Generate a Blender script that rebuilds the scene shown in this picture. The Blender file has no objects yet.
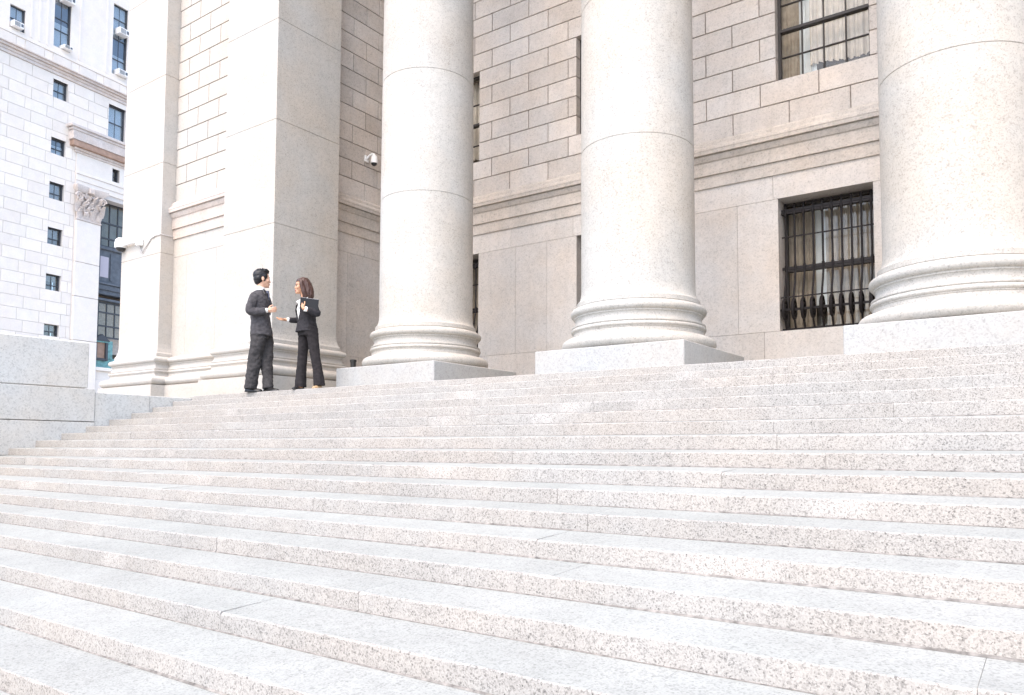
import bpy, bmesh, math, random
from math import sin, cos, pi, radians, sqrt
from mathutils import Vector, Matrix
random.seed(7)
sc = bpy.context.scene
COL = sc.collection
E0 = 2.6            # eye height above the street
K = 1.048           # survey units of the facade -> metres
SX0, SX1 = -11.3, 10.0

# ------------------------------------------------------------------ materials
def new_mat(name):
    m = bpy.data.materials.new(name); m.use_nodes = True
    nt = m.node_tree; b = nt.nodes['Principled BSDF']
    return m, nt, b
def plain(name, col, rough=.6, metal=0.0, noise=0.0, nscale=60, spec=.4):
    m, nt, b = new_mat(name)
    b.inputs['Roughness'].default_value = rough; b.inputs['Metallic'].default_value = metal
    b.inputs['Specular IOR Level'].default_value = spec
    N = nt.nodes; L = nt.links
    g = N.new('ShaderNodeNewGeometry'); n = N.new('ShaderNodeTexNoise')
    n.inputs['Scale'].default_value = nscale; n.inputs['Detail'].default_value = 5
    L.new(g.outputs['Position'], n.inputs['Vector'])
    r = N.new('ShaderNodeMapRange'); r.inputs[1].default_value = .3; r.inputs[2].default_value = .7
    r.inputs[3].default_value = 1-noise; r.inputs[4].default_value = 1+noise
    L.new(n.outputs['Fac'], r.inputs[0])
    v = N.new('ShaderNodeVectorMath'); v.operation = 'SCALE'; v.inputs[0].default_value = col[:3]
    L.new(r.outputs[0], v.inputs['Scale']); L.new(v.outputs[0], b.inputs['Base Color'])
    return m
def stone(name, base, cell=.009, speck=.35, dark=.5, mott=.06, stain=.08, tonevar=.08, rough=.75, warm=None, bump=.25, streak=0.0, white=.0):
    """granite: crystals of random tone, dark flecks, soft mottling and weather stains"""
    m, nt, b = new_mat(name); N = nt.nodes; L = nt.links
    b.inputs['Roughness'].default_value = rough; b.inputs['Specular IOR Level'].default_value = .3
    pos = N.new('ShaderNodeNewGeometry').outputs['Position']
    def math_(op, a, c=None, clamp=False):
        n = N.new('ShaderNodeMath'); n.operation = op; n.use_clamp = clamp
        for i, v in enumerate((a, c)):
            if v is None: continue
            if isinstance(v, (int, float)): n.inputs[i].default_value = v
            else: L.new(v, n.inputs[i])
        return n.outputs[0]
    def noise(scale, detail=3, rough_=.6, vec=pos):
        n = N.new('ShaderNodeTexNoise'); n.inputs['Scale'].default_value = scale
        n.inputs['Detail'].default_value = detail; n.inputs['Roughness'].default_value = rough_
        L.new(vec, n.inputs['Vector']); return n.outputs['Fac']
    def rng(v, a, b_, c, d):
        n = N.new('ShaderNodeMapRange'); 
        for i, x in enumerate((a, b_, c, d)): n.inputs[i+1].default_value = x
        L.new(v, n.inputs[0]); return n.outputs[0]
    vo = N.new('ShaderNodeTexVoronoi'); vo.inputs['Scale'].default_value = 1/cell; L.new(pos, vo.inputs['Vector'])
    sep = N.new('ShaderNodeSeparateColor'); L.new(vo.outputs['Color'], sep.inputs[0])
    v2 = N.new('ShaderNodeTexVoronoi'); v2.inputs['Scale'].default_value = .62/cell; L.new(pos, v2.inputs['Vector'])
    sep2 = N.new('ShaderNodeSeparateColor'); L.new(v2.outputs['Color'], sep2.inputs[0])
    fleck = rng(sep.outputs[0], .62, 1.0, 0, 1)
    clus = rng(noise(.22/cell, 2), .35, .65, .35, 1.0)
    fleck = math_('MULTIPLY', fleck, clus)
    fleck2 = rng(sep2.outputs[1], .7, 1, 0, .75)
    d = math_('ADD', fleck, fleck2)
    d = math_('MULTIPLY', d, speck)
    light = rng(sep.outputs[2], .5, 1, 0, white)
    mo = rng(noise(14, 4), .3, .7, -mott, mott)
    mo2 = rng(noise(2.2, 5), .3, .7, -stain, stain*.6)
    tot = math_('ADD', mo, mo2); tot = math_('ADD', tot, light)
    if streak:
        mp = N.new('ShaderNodeMapping'); mp.inputs['Scale'].default_value = (6, 6, .35); L.new(pos, mp.inputs['Vector'])
        st = rng(noise(1.5, 5, .65, mp.outputs[0]), .52, .75, 0, -streak); tot = math_('ADD', tot, st)
    at = N.new('ShaderNodeAttribute'); at.attribute_name = 'tone'
    tv = math_('MULTIPLY', at.outputs['Fac'], tonevar); tot = math_('ADD', tot, tv)
    tot = math_('ADD', tot, 1.0); tot = math_('SUBTRACT', tot, d, False)
    c1 = N.new('ShaderNodeMix'); c1.data_type = 'RGBA'
    c1.inputs[6].default_value = (*base, 1)
    w = warm or tuple(x*y for x, y in zip(base, (1.04, .97, .9)))
    c1.inputs[7].default_value = (*w, 1)
    L.new(rng(noise(.8, 4), .35, .65, 0, 1), c1.inputs[0])
    sv = N.new('ShaderNodeVectorMath'); sv.operation = 'SCALE'
    L.new(c1.outputs[2], sv.inputs[0]); L.new(tot, sv.inputs['Scale'])
    L.new(sv.outputs[0], b.inputs['Base Color'])
    bp = N.new('ShaderNodeBump'); bp.inputs['Strength'].default_value = bump; bp.inputs['Distance'].default_value = .003
    L.new(noise(.5/cell, 4), bp.inputs['Height']); L.new(bp.outputs[0], b.inputs['Normal'])
    return m
def glass(name, tint=(.8, .88, .9), refl=.25, rough=.03):
    m = bpy.data.materials.new(name); m.use_nodes = True; nt = m.node_tree; N = nt.nodes; L = nt.links
    N.remove(N['Principled BSDF']); out = N['Material Output']
    t = N.new('ShaderNodeBsdfTransparent'); t.inputs[0].default_value = (*tint, 1)
    g = N.new('ShaderNodeBsdfGlossy'); g.inputs['Roughness'].default_value = rough
    geo = N.new('ShaderNodeNewGeometry'); ns = N.new('ShaderNodeTexNoise'); ns.inputs['Scale'].default_value = 2.5
    L.new(geo.outputs['Position'], ns.inputs['Vector'])
    bp = N.new('ShaderNodeBump'); bp.inputs['Strength'].default_value = .12; bp.inputs['Distance'].default_value = .02
    L.new(ns.outputs['Fac'], bp.inputs['Height']); L.new(bp.outputs[0], g.inputs['Normal'])
    mx = N.new('ShaderNodeMixShader'); mx.inputs[0].default_value = refl
    L.new(t.outputs[0], mx.inputs[1]); L.new(g.outputs[0], mx.inputs[2]); L.new(mx.outputs[0], out.inputs[0])
    return m

M = {}
M['riser'] = stone('granite_riser', (.365, .350, .330), cell=.0044, speck=.52, mott=.05, stain=.07, tonevar=.04, warm=(.385, .352, .318), bump=.5, white=.15)
M['tread'] = stone('granite_tread', (.332, .341, .322), cell=.0055, speck=.3, mott=.035, stain=.09, tonevar=.035, bump=.3, warm=(.34, .344, .324))
M['column'] = stone('granite_column', (.46, .443, .412), cell=.009, speck=.25, mott=.045, stain=.07, streak=.05, tonevar=.03, bump=.12)
M['plinth'] = stone('granite_plinth', (.395, .397, .392), cell=.010, speck=.2, mott=.04, stain=.04, tonevar=.03, bump=.15)
M['wall'] = stone('granite_wall', (.545, .508, .475), cell=.013, speck=.2, mott=.05, stain=.09, tonevar=.08, streak=.1, bump=.15)
M['wall_low'] = stone('granite_wall_smooth', (.56, .53, .503), cell=.013, speck=.2, mott=.05, stain=.07, tonevar=.05, streak=.08, bump=.15)
M['moulding'] = stone('granite_moulding', (.505, .465, .425), cell=.014, speck=.2, mott=.08, stain=.12, tonevar=.03, streak=.12, bump=.15)
M['pale_wall'] = stone('granite_pale_wall', (.462, .44, .408), cell=.014, speck=.12, mott=.03, stain=.04, tonevar=.05, bump=.12)
M['cheek'] = stone('granite_cheek', (.555, .56, .55), cell=.012, speck=.24, mott=.04, stain=.06, tonevar=.04, bump=.2)
M['joint'] = plain('joint_mortar', (.30, .265, .235), .95, noise=.3, nscale=20)  # brown-grey mortar colour of the joints
M['foot_shade'] = plain('foot_shade_mortar', (.20, .185, .17), .95, noise=.5, nscale=30)  # bead colour that carries the shade of the riser-foot joint
M['far'] = stone('limestone_far', (.74, .69, .63), cell=.05, speck=.03, mott=.03, stain=.05, tonevar=.05, bump=.05, warm=(.74, .675, .61))
M['far_trim'] = stone('limestone_trim', (.58, .53, .50), cell=.05, speck=.05, mott=.12, stain=.14, tonevar=.02, bump=.05)
M['far_joint'] = plain('limestone_joint', (.58, .55, .52), .9, noise=.1)
M['soffit'] = plain('brown_soffit', (.36, .24, .18), .9, noise=.2, nscale=3)  # mottled brown, used under the portal cornice and on the door panel
M['bronze'] = plain('dark_window_metal', (.035, .03, .028), .5, .2, noise=.2)
M['iron'] = plain('black_iron', (.018, .014, .014), .55, .3, noise=.3)
M['steel'] = plain('far_window_steel', (.06, .065, .075), .5, noise=.2)
M['spandrel'] = plain('blue_grey_spandrel', (.10, .115, .135), .55, noise=.25, nscale=4)
M['verdigris'] = plain('verdigris_copper', (.16, .33, .33), .7, noise=.35, nscale=5)
M['curtain'] = plain('sheer_curtain', (.64, .60, .56), .95, noise=.12, nscale=9)
M['white_gap_blind'] = plain('white_gap_and_blind', (.82, .88, .95), .95, noise=.04, nscale=9)  # pale colour stands in for light in the curtain gaps; also far blinds
M['curtain_tan'] = plain('tan_curtain', (.47, .42, .37), .95, noise=.2, nscale=9)
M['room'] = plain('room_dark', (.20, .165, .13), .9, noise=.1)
M['blind'] = plain('blind', (.52, .58, .64), .8, noise=.15, nscale=1.2)
M['blind_dark'] = plain('dark_blue_blind', (.17, .21, .27), .8, noise=.15, nscale=1.2)  # dark blue-grey blind colour for parts of the far windows
M['glass'] = glass('window_glass', (.96, .95, .92), refl=.03)
M['glass_far'] = glass('far_glass', (.8, .83, .84), refl=.13); M['glass_bay'] = glass('bay_glass', (.9, .9, .88), refl=.05)
M['white'] = plain('white_plastic', (.80, .79, .77), .4, noise=.03)
M['grey_metal'] = plain('grey_casing', (.45, .45, .44), .5, noise=.15)
M['dark_plastic'] = plain('dark_plastic', (.03, .03, .03), .3, noise=.1)
M['cable'] = plain('grey_cable', (.45, .42, .40), .6, noise=.1)
M['paving'] = stone('paving', (.42, .41, .39), cell=.012, speck=.2)
def cloth(name, col, noise=.25, scale=25):
    return plain(name, col, .9, noise=noise, nscale=scale, spec=.15)
M['suit'] = cloth('charcoal_suit', (.068, .064, .068))
M['suit_w'] = cloth('black_suit', (.030, .028, .031))
M['trousers_m'] = cloth('charcoal_trousers', (.050, .047, .048))
M['trousers_w'] = cloth('black_trousers', (.024, .021, .022))
M['shirt'] = cloth('white_shirt', (.82, .80, .77), .04)
M['tie'] = cloth('grey_tie', (.12, .13, .18), .1)
M['shoe'] = plain('black_leather', (.015, .014, .014), .28, noise=.1)
M['shoe_w'] = plain('tan_leather', (.45, .30, .17), .4, noise=.1)
M['hair_m'] = plain('black_hair', (.009, .008, .009), .42, noise=.4, nscale=120)
M['hair_w'] = plain('brown_hair', (.055, .024, .016), .42, noise=.5, nscale=90)
M['folder'] = plain('black_folder', (.014, .014, .017), .45, noise=.1)
M['paper'] = plain('paper_edge', (.55, .55, .56), .7, noise=.05)
M['skin_m'] = plain('skin_light', (.62, .37, .26), .55, noise=.06)
M['skin_w'] = plain('skin_tan', (.50, .27, .165), .5, noise=.06)
M['lip'] = plain('lips', (.36, .13, .11), .45, noise=.05)
M['eye'] = plain('eyes', (.02, .015, .012), .2, noise=.05)
M['belt'] = plain('navy_satin', (.02, .03, .07), .35, noise=.1)

# ------------------------------------------------------------------ mesh builder
class MB:
    def __init__(s, k=1.0, dz=0.0):
        s.v = []; s.f = []; s.m = []; s.t = []; s.k = k; s.dz = dz; s.tone = 0.0; s.mi = 0
    def add(s, vs, fs, mi=None):
        o = len(s.v)
        s.v += [(x*s.k, y*s.k, z*s.k + s.dz) for x, y, z in vs]
        for f in fs:
            s.f.append([i+o for i in f]); s.m.append(s.mi if mi is None else mi); s.t.append(s.tone)
    def box(s, x0, x1, y0, y1, z0, z1, c=0.0, mi=None):
        if c <= 0:
            vs = [(x, y, z) for z in (z0, z1) for y in (y0, y1) for x in (x0, x1)]
            s.add(vs, [(0, 2, 3, 1), (4, 5, 7, 6), (0, 1, 5, 4), (1, 3, 7, 5), (3, 2, 6, 7), (2, 0, 4, 6)], mi); return
        X, Y, Z = (x0, x1), (y0, y1), (z0, z1); vs = []; idx = {}
        for i in (0, 1):
            for j in (0, 1):
                for k in (0, 1):
                    for ax in range(3):
                        p = [X[i], Y[j], Z[k]]; q = (i, j, k)
                        for o in range(3):
                            if o != ax: p[o] += c*(1-2*q[o])
                        idx[(i, j, k, ax)] = len(vs); vs.append(tuple(p))
        fs = []
        for ax in range(3):
            u, v = (ax+1) % 3, (ax+2) % 3
            for sd_ in (0, 1):
                loop = []
                for a_, b_ in ((0, 0), (1, 0), (1, 1), (0, 1)):
                    q = [0, 0, 0]; q[ax] = sd_; q[u] = a_; q[v] = b_; loop.append(idx[(*q, ax)])
                fs.append(loop if sd_ else loop[::-1])
            for a_ in (0, 1):
                for b_ in (0, 1):
                    q0 = [0, 0, 0]; q0[u] = a_; q0[v] = b_; q1 = list(q0); q1[ax] = 1
                    l = [idx[(*q0, u)], idx[(*q1, u)], idx[(*q1, v)], idx[(*q0, v)]]
                    fs.append(l if a_ == b_ else l[::-1])
        for i in (0, 1):
            for j in (0, 1):
                for k in (0, 1):
                    l = [idx[(i, j, k, ax)] for ax in range(3)]; fs.append(l if (i+j+k) % 2 else l[::-1])
        s.add(vs, fs, mi)
    def mbox(s, mat, sx, sy, sz, mi=None):
        vs = [tuple(mat @ Vector((x*sx/2, y*sy/2, z*sz/2))) for z in (-1, 1) for y in (-1, 1) for x in (-1, 1)]
        s.add(vs, [(0, 2, 3, 1), (4, 5, 7, 6), (0, 1, 5, 4), (1, 3, 7, 5), (3, 2, 6, 7), (2, 0, 4, 6)], mi)
    def rings(s, R, closed=True, cap=True, mi=None):
        n = len(R[0]); vs = [p for r in R for p in r]; fs = []
        for i in range(len(R)-1):
            for j in range(n if closed else n-1):
                a = i*n+j; b = i*n+(j+1) % n
                fs.append((a, b, b+n, a+n))
        if cap and closed:
            fs.append(list(range(n))[::-1]); fs.append([(len(R)-1)*n+j for j in range(n)])
        s.add(vs, fs, mi)
    def tube(s, P, r, n=8, mi=None, cap=True):
        P = [Vector(p) for p in P]; rr = r if isinstance(r, (list, tuple)) else [r]*len(P)
        d = (P[1]-P[0]).normalized(); u = d.orthogonal().normalized(); R = []
        for i, p in enumerate(P):
            if i == 0: d2 = (P[1]-P[0])
            elif i == len(P)-1: d2 = P[-1]-P[-2]
            else: d2 = (P[i+1]-P[i]).normalized()+(P[i]-P[i-1]).normalized()
            d2 = d2.normalized(); u = (u-d2*u.dot(d2)).normalized(); w = d2.cross(u)
            R.append([tuple(p+(u*cos(2*pi*j/n)+w*sin(2*pi*j/n))*rr[i]) for j in range(n)])
        s.rings(R, mi=mi, cap=cap)
    def lathe(s, cx, cy, prof, n=96, mi=None, cap=True):
        R = [[(cx+r*cos(2*pi*j/n), cy+r*sin(2*pi*j/n), z) for j in range(n)] for r, z in prof]
        s.rings(R, mi=mi, cap=cap)
    def sweep(s, path, prof, mi=None):
        """profile (outward offset, z) swept along a plan polyline, outward = right hand side, mitred"""
        P = [Vector(p) for p in path]; nr = []
        for i in range(len(P)-1):
            d = (P[i+1]-P[i]).normalized(); nr.append(Vector((d.y, -d.x)))
        cols = []
        for i, p in enumerate(P):
            if i == 0: m_ = nr[0]
            elif i == len(P)-1: m_ = nr[-1]
            else:
                m_ = nr[i-1]+nr[i]; m_ = m_/(m_.dot(nr[i]))
            cols.append(m_)
        n = len(prof); vs = []; fs = []
        for i, p in enumerate(P):
            for o, z in prof:
                q = p+cols[i]*o; vs.append((q.x, q.y, z))
        for i in range(len(P)-1):
            for j in range(n-1):
                a = i*n+j; fs.append((a, a+n, a+n+1, a+1))
        fs.append(list(range(n))); fs.append([(len(P)-1)*n+j for j in range(n)][::-1])
        s.add(vs, fs, mi)
    def build(s, name, mats, parent=None, smooth=None, bevel=0):
        me = bpy.data.meshes.new(name); me.from_pydata(s.v, [], s.f)
        if not isinstance(mats, (list, tuple)): mats = [mats]
        for m in mats: me.materials.append(m)
        me.polygons.foreach_set('material_index', s.m)
        a = me.attributes.new('tone', 'FLOAT', 'FACE'); a.data.foreach_set('value', s.t)
        me.update()
        if smooth is not None:
            me.polygons.foreach_set('use_smooth', [True]*len(s.f)); me.set_sharp_from_angle(angle=radians(smooth))
        o = bpy.data.objects.new(name, me); COL.objects.link(o)
        if parent: o.parent = parent
        return o
def CM(): return MB(K, E0)     # courthouse builder, survey units
def WM(): return MB(1.0, E0)   # metres, eye level = 0
def tag(o, label=None, cat=None, group=None, kind=None):
    if label: o['label'] = label
    if cat: o['category'] = cat
    if group: o['group'] = group
    if kind: o['kind'] = kind
    return o
def empty(name, loc=(0, 0, 0)):
    o = bpy.data.objects.new(name, None); COL.objects.link(o); o.location = loc; o.empty_display_size = .2; return o
def put(o, root):
    """parent o (built in world coordinates) to an empty that stands at its own place"""
    o.parent = root; o.matrix_parent_inverse = Matrix.Translation(root.location).inverted(); return o

# ------------------------------------------------------------------ stairs, landing, ground
Z1, Y1, RR, TT, WASH = 1.0*.105, 45.2*.105, .105, 3.10*.105, .15
ZL = .829; YE = Y1+7*TT
def yn(n): return Y1-(n-1)*TT
b = WM()
def stair_stone(b, x0, x1, yf, zb, zn, yb, zt, ends=True):
    """one granite step stone with a slightly worn arris"""
    n = max(2, int((x1-x0)/.12)); R = []
    for i in range(n+1):
        x = x0+(x1-x0)*i/n; j = random.uniform(-.0016, .0016); j2 = random.uniform(-.0016, .0016)
        edge = i in (0, n)
        c = .0048 + random.uniform(-.0015, .0025) + (.006 if edge and random.random() < .4 else 0)
        R.append([(x, yf, zb), (x, yf+j*.5, zn-c+j), (x, yf+c*.45, zn-c*.3+j2), (x, yf+c, zn+j2), (x, yb, zt), (x, yb, zb)])
    vs = [p for r in R for p in r]; 
    for i in range(n):
        a = i*6
        q = b.v.__len__()
    fs = []; mi = []
    for i in range(n):
        for j in range(6):
            a = i*6+j; c_ = i*6+(j+1) % 6
            fs.append((a, a+6, c_+6, c_)); mi.append(0 if j in (0, 4, 5) else (1 if j == 3 else 0))
    fs.append(list(range(6))); mi.append(0); fs.append([n*6+j for j in range(6)][::-1]); mi.append(0)
    # mortar bead at the riser foot, coloured dark to give the joint's shade
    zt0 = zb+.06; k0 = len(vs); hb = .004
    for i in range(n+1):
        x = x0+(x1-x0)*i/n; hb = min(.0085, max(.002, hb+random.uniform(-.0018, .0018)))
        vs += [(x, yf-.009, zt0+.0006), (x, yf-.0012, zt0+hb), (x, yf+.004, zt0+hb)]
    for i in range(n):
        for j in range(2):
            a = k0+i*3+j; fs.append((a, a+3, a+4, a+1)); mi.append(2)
    o = len(b.v); b.v += [(x, y, z+b.dz) for x, y, z in vs]
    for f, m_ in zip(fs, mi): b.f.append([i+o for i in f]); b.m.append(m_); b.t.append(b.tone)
for n in range(-6, 26):
    yf = yn(n); zb = (1-n)*RR - .0; zn = (1-n+1-WASH)*RR; zt = (2-n)*RR; yb = yn(n-1)-.008
    if n == -6: zt = ZL; zn = ZL-.004; yb = YE+1.1
    x = SX0 - random.uniform(0, 1.8)
    while x < SX1:
        L_ = random.choice([1.55, 1.85, 2.1, 2.4, 2.7]); x1 = min(x+L_, SX1)
        xs = max(x, SX0)
        if x1-xs > .12:
            b.tone = random.uniform(-1, 1)
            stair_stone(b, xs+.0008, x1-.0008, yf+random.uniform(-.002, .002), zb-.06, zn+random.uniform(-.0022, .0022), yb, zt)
        x = x1
b.tone = 0
st = b.build('stairs', [M['riser'], M['tread'], M['foot_shade']], smooth=25); tag(st, 'broad flight of pale speckled granite steps below the columns', kind='structure')
# dark bedding under the stones, seen only in the joints
b = WM()
prof = []
for n in range(25, -7, -1):
    prof += [(yn(n)+.012, (1-n)*RR-.075), (yn(n)+.012, (2-n)*RR-.04)]
prof += [(YE+1.2, ZL-.05), (YE+1.2, -2.7), (yn(25)+.012, -2.7)]
b.rings([[(x, y, z) for y, z in prof] for x in (SX0, SX1)]); o = b.build('stair_bedding', M['joint']); tag(o, kind='structure')
# landing
b = WM(); b.mi = 0
y = YE+1.1
for row, (ya, yb) in enumerate(((YE+1.103, YE+2.4), (YE+2.403, YE+3.7), (YE+3.703, YE+5.2))):
    x = -17.0+row*.6
    while x < SX1:
        b.tone = random.uniform(-1, 1); b.box(x+.002, min(x+1.6, SX1)-.002, ya, yb, ZL-.12, ZL, .004); x += 1.6
x = -17.0
b.box(-17.0, SX0-.002, YE+.2, YE+1.1, ZL-.12, ZL, .004)
b.box(-17.0, SX1, YE+.24, YE+5.2, -2.7, ZL-.12)
o = b.build('landing', M['tread']); tag(o, kind='structure')
b = MB(); g = 400
b.add([(-g, -g, 0), (g, -g, 0), (g, g, 0), (-g, g, 0)], [(0, 1, 2, 3)]); o = b.build('street', M['paving']); tag(o, kind='structure')
b = MB()
x = -24.0
while x < 16:
    y = -9.0
    while y < yn(25)-.05:
        b.tone = random.uniform(-1, 1); b.box(x+.004, x+1.496, y+.004, min(y+1.5, yn(25))-.004, -.05, .14, .006); y += 1.5
    x += 1.5
o = b.build('pavement', M['paving']); tag(o, kind='structure')

# cheek block at the left of the stairs
root = empty('stone_pedestal', (SX0-1.0, 2.0, 0)); tag(root, 'big grey granite block in wide courses at the left edge of the steps', 'stone block')
def part_world(b, name, mats, root, **kw):
    o = b.build(name, mats, **kw); return put(o, root)
zs = [-2.6, -2.01, -1.535, -1.06, -.585, -.11, .365, .84]
b = WM(); b.tone = 0
for i in range(len(zs)-1):
    ys = [-3.6, -.9 + .5*(i % 2), 2.1+.6*(i % 2), 5.51]
    for a, c_ in zip(ys[:-1], ys[1:]):
        b.tone = random.uniform(-1, 1); b.box(SX0-2.2, SX0, a+.003 if a > -3.6 else a, c_-.003 if c_ < 5.5 else c_, zs[i]+.005, zs[i+1]-.005, .006)
part_world(b, 'base_course', M['cheek'], root)
b = WM(); b.tone = .8
b.box(SX0-2.15, SX0-.025, -3.55, 5.42, .845, 1.50, .012)
part_world(b, 'cap_course', M['cheek'], root)
b = WM(); b.box(SX0-2.12, SX0-.045, -3.4, 5.38, -2.6, 1.40); part_world(b, 'core', M['joint'], root)
root = empty('low_wall', (SX0-.5, 6.3, 0)); tag(root, 'low grey granite wall climbing beside the top steps, next to the big block', 'low wall')
b = WM()
b.tone = -.3; b.box(SX0-1.2, SX0-.012, 5.515, 6.33, -2.6, .79, .006); part_world(b, 'wall_stone', M['cheek'], root)
b = WM(); b.tone = .5; b.box(SX0-1.2, SX0-.02, 6.334, YE+.23, -2.6, .79, .006); part_world(b, 'wall_stone', M['cheek'], root)

# ------------------------------------------------------------------ courthouse
court = empty('courthouse', (-3, 12, E0+ZL)); tag(court, 'pale granite courthouse front with giant round columns and rusticated wall', 'building')
YC, YW, YP, YF, XS = 8.15, 10.69, 7.75, 7.5, -10.25
zland = (ZL)/K
CX = [-7.335, -4.015, -.715, 2.6]
# base profile: (radius for a .66 shaft, z)
def arc_pts(cx, cz, rx, rz, a0, a1, n):
    return [(cx+rx*cos(radians(a0+(a1-a0)*i/n)), cz+rz*sin(radians(a0+(a1-a0)*i/n))) for i in range(n+1)]
BASE = [(.80, 1.107)] + arc_pts(.80, 1.187, .09, .078, -85, 85, 12) + [(.795, 1.268), (.785, 1.272), (.76, 1.285), (.757, 1.325)] \
    + [(.765, 1.333)] + arc_pts(.752, 1.365, .03, .026, -70, 70, 6) + [(.768, 1.395), (.772, 1.40), (.772, 1.412), (.748, 1.418)] \
    + [(.735, 1.44), (.728, 1.465), (.73, 1.49), (.74, 1.505)] + [(.748, 1.508), (.748, 1.519)] \
    + arc_pts(.735, 1.572, .052, .05, -75, 80, 10) + [(.725, 1.628), (.722, 1.634)]
proto = None
for ci, cx in enumerate(CX):
    b = CM(); zj = [3.49, 5.2, 6.86, 8.5, 10.2]
    def rad(z): return .64*(1-.10*max(0, (z-3)/9.2)**1.6)+.02
    prof = [(.70, 1.634), (.7, 1.638), (.712, 1.642), (.712, 1.69), (.705, 1.70)] + [(.66+.045*(1-sin(pi/2*i/6)), 1.70+.17*(1-cos(pi/2*i/6))) for i in range(1, 7)]
    z = 1.95; zz = [2.3, 2.8, 3.2]+sum([[j-.006, j-.002, j+.002, j+.006] for j in zj], [])+[4.0, 4.6, 5.8, 7.5, 9.2, 11, 11.8, 12.2]
    for z in sorted(zz):
        g = .006 if any(abs(abs(z-j)-.002) < 1e-4 for j in zj) else 0
        prof.append((rad(z)-g, z))
    b.lathe(cx, YC, prof, 128)
    tones = [random.uniform(-1, 1) for _ in range(9)]
    b.t = [tones[sum(1 for j in zj if (sum(b.v[i][2] for i in f)/len(f)-E0)/K > j)] for f in b.f]
    shaft = b.build('column', M['column'], smooth=32); put(shaft, court)
    # base
    b = CM(); b.lathe(cx, YC, BASE, 128); o = b.build('column_base', M['column'], smooth=35); o.parent = shaft; o.matrix_parent_inverse = shaft.matrix_parent_inverse.copy()
    o.matrix_parent_inverse = Matrix.Identity(4)
    b = CM(); b.box(cx-.85, cx+.95, YC-.9, YC+.9, zland+.001, 1.107, .008); o = b.build('plinth', M['plinth']); o.parent = shaft
    b = CM(); b.lathe(cx, YC, [(.57, 12.2), (.60, 12.23), (.60, 12.3), (.57, 12.33), (.58, 12.7), (.66, 13.0), (.8, 13.25), (.8, 13.3)], 64)
    b.box(cx-.82, cx+.82, YC-.82, YC+.82, 13.3, 13.45, .01)
    for k in range(16):
        a = 2*pi*k/16
        for r0, zb, h in ((.58, 12.33, .42), (.59, 12.6, .42)):
            aa = a+(pi/16 if zb > 12.4 else 0); P = [(cx+r0*cos(aa), YC+r0*sin(aa), zb), (cx+(r0+.03)*cos(aa), YC+(r0+.03)*sin(aa), zb+h*.6), (cx+(r0+.12)*cos(aa), YC+(r0+.12)*sin(aa), zb+h*.95), (cx+(r0+.16)*cos(aa), YC+(r0+.16)*sin(aa), zb+h*.85)]
            b.tube(P, [.07, .08, .06, .03], 6)
    o = b.build('capital', M['column'], smooth=40); o.parent = shaft

# pilasters: shafts swept in plan, with bed joints
XB0, XB1, XA0, XA1 = -14.55, -13.19, -11.28, -9.95
def pil_prof(joints, z0=1.6, z1=13.45):
    p = [(-.3, z0), (.05, z0), (.05, 1.69), (.03, 1.72), (.01, 1.79), (0, 1.87)]
    for j in joints: p += [(0, j-.005), (-.007, j-.003), (-.007, j+.003), (0, j+.005)]
    return p+[(0, z1), (-.3, z1)]
J = [3.53, 5.2, 6.84, 8.5, 10.1, 11.7]
b = CM(); b.sweep([(XB0, 16), (XB0, YF), (XB1, YF), (XB1, YP+.15)], pil_prof(J)); put(b.build('pilaster', M['pale_wall']), court)
b = CM(); b.sweep([(XA0, YP+.15), (XA0, YF), (XA1, YF), (XA1, 8.8), (XS-.2, 8.8)], pil_prof(J)); put(b.build('pilaster', M['column']), court)
# running base under both pilasters and the panel between
PB = [(-.2, zland+.001), (.24, zland+.001), (.24, 1.107)] + [(r-.66, z) for r, z in BASE] + [(.05, 1.634), (-.2, 1.634)]
path = [(XB0, 16), (XB0, YF), (XB1, YF), (XB1, YP), (XA0, YP), (XA0, YF), (XA1, YF), (XA1, 8.8), (XS-.1, 8.8)]
b = CM(); b.sweep(path, PB); put(b.build('base_moulding', M['pale_wall'], smooth=35), court)

# blocks
def wall_blocks(b, axis, fixed, sgn, u0, u1, rows, joints, holes, gap, depth, c, proud=0):
    """axis 'x': wall in a plane y=fixed facing -y ; axis 'y': plane x=fixed facing +x"""
    for (z0, z1), js in zip(rows, joints):
        cuts = sorted([u0]+[j for j in js if u0+.02 < j < u1-.02]+[u1])
        spans = list(zip(cuts[:-1], cuts[1:]))
        for h0, h1, hz0, hz1 in holes:
            zm = (z0+z1)/2
            if hz0 < zm < hz1:
                ns = []
                for a, c_ in spans:
                    if c_ <= h0 or a >= h1: ns.append((a, c_)); continue
                    if a < h0: ns.append((a, h0+gap/2))
                    if c_ > h1: ns.append((h1-gap/2, c_))
                spans = ns
        for a, c_ in spans:
            if c_-a < .02: continue
            b.tone = random.uniform(-1, 1)
            A, C_ = a+gap/2, c_-gap/2
            if axis == 'x': b.box(A, C_, fixed-proud, fixed+depth, z0+gap/2, z1-gap/2, c)
            else: b.box(fixed-depth, fixed+proud, A, C_, z0+gap/2, z1-gap/2, c)
def holed(b, u0, u1, z0, z1, holes, y0, y1):
    us = sorted({u0, u1} | {h for H in holes for h in H[:2]}); zs_ = sorted({z0, z1} | {h for H in holes for h in H[2:]})
    for a, c_ in zip(us[:-1], us[1:]):
        run = None
        for d, e in zip(zs_[:-1], zs_[1:]):
            um, zm = (a+c_)/2, (d+e)/2
            if any(H[0] < um < H[1] and H[2] < zm < H[3] for H in holes): continue
            b.box(a, c_, y0, y1, d, e)
PIT = .331
rows = [(4.50, 4.83)]+[(4.83+PIT*i, 4.83+PIT*(i+1)) for i in range(26)]
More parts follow.
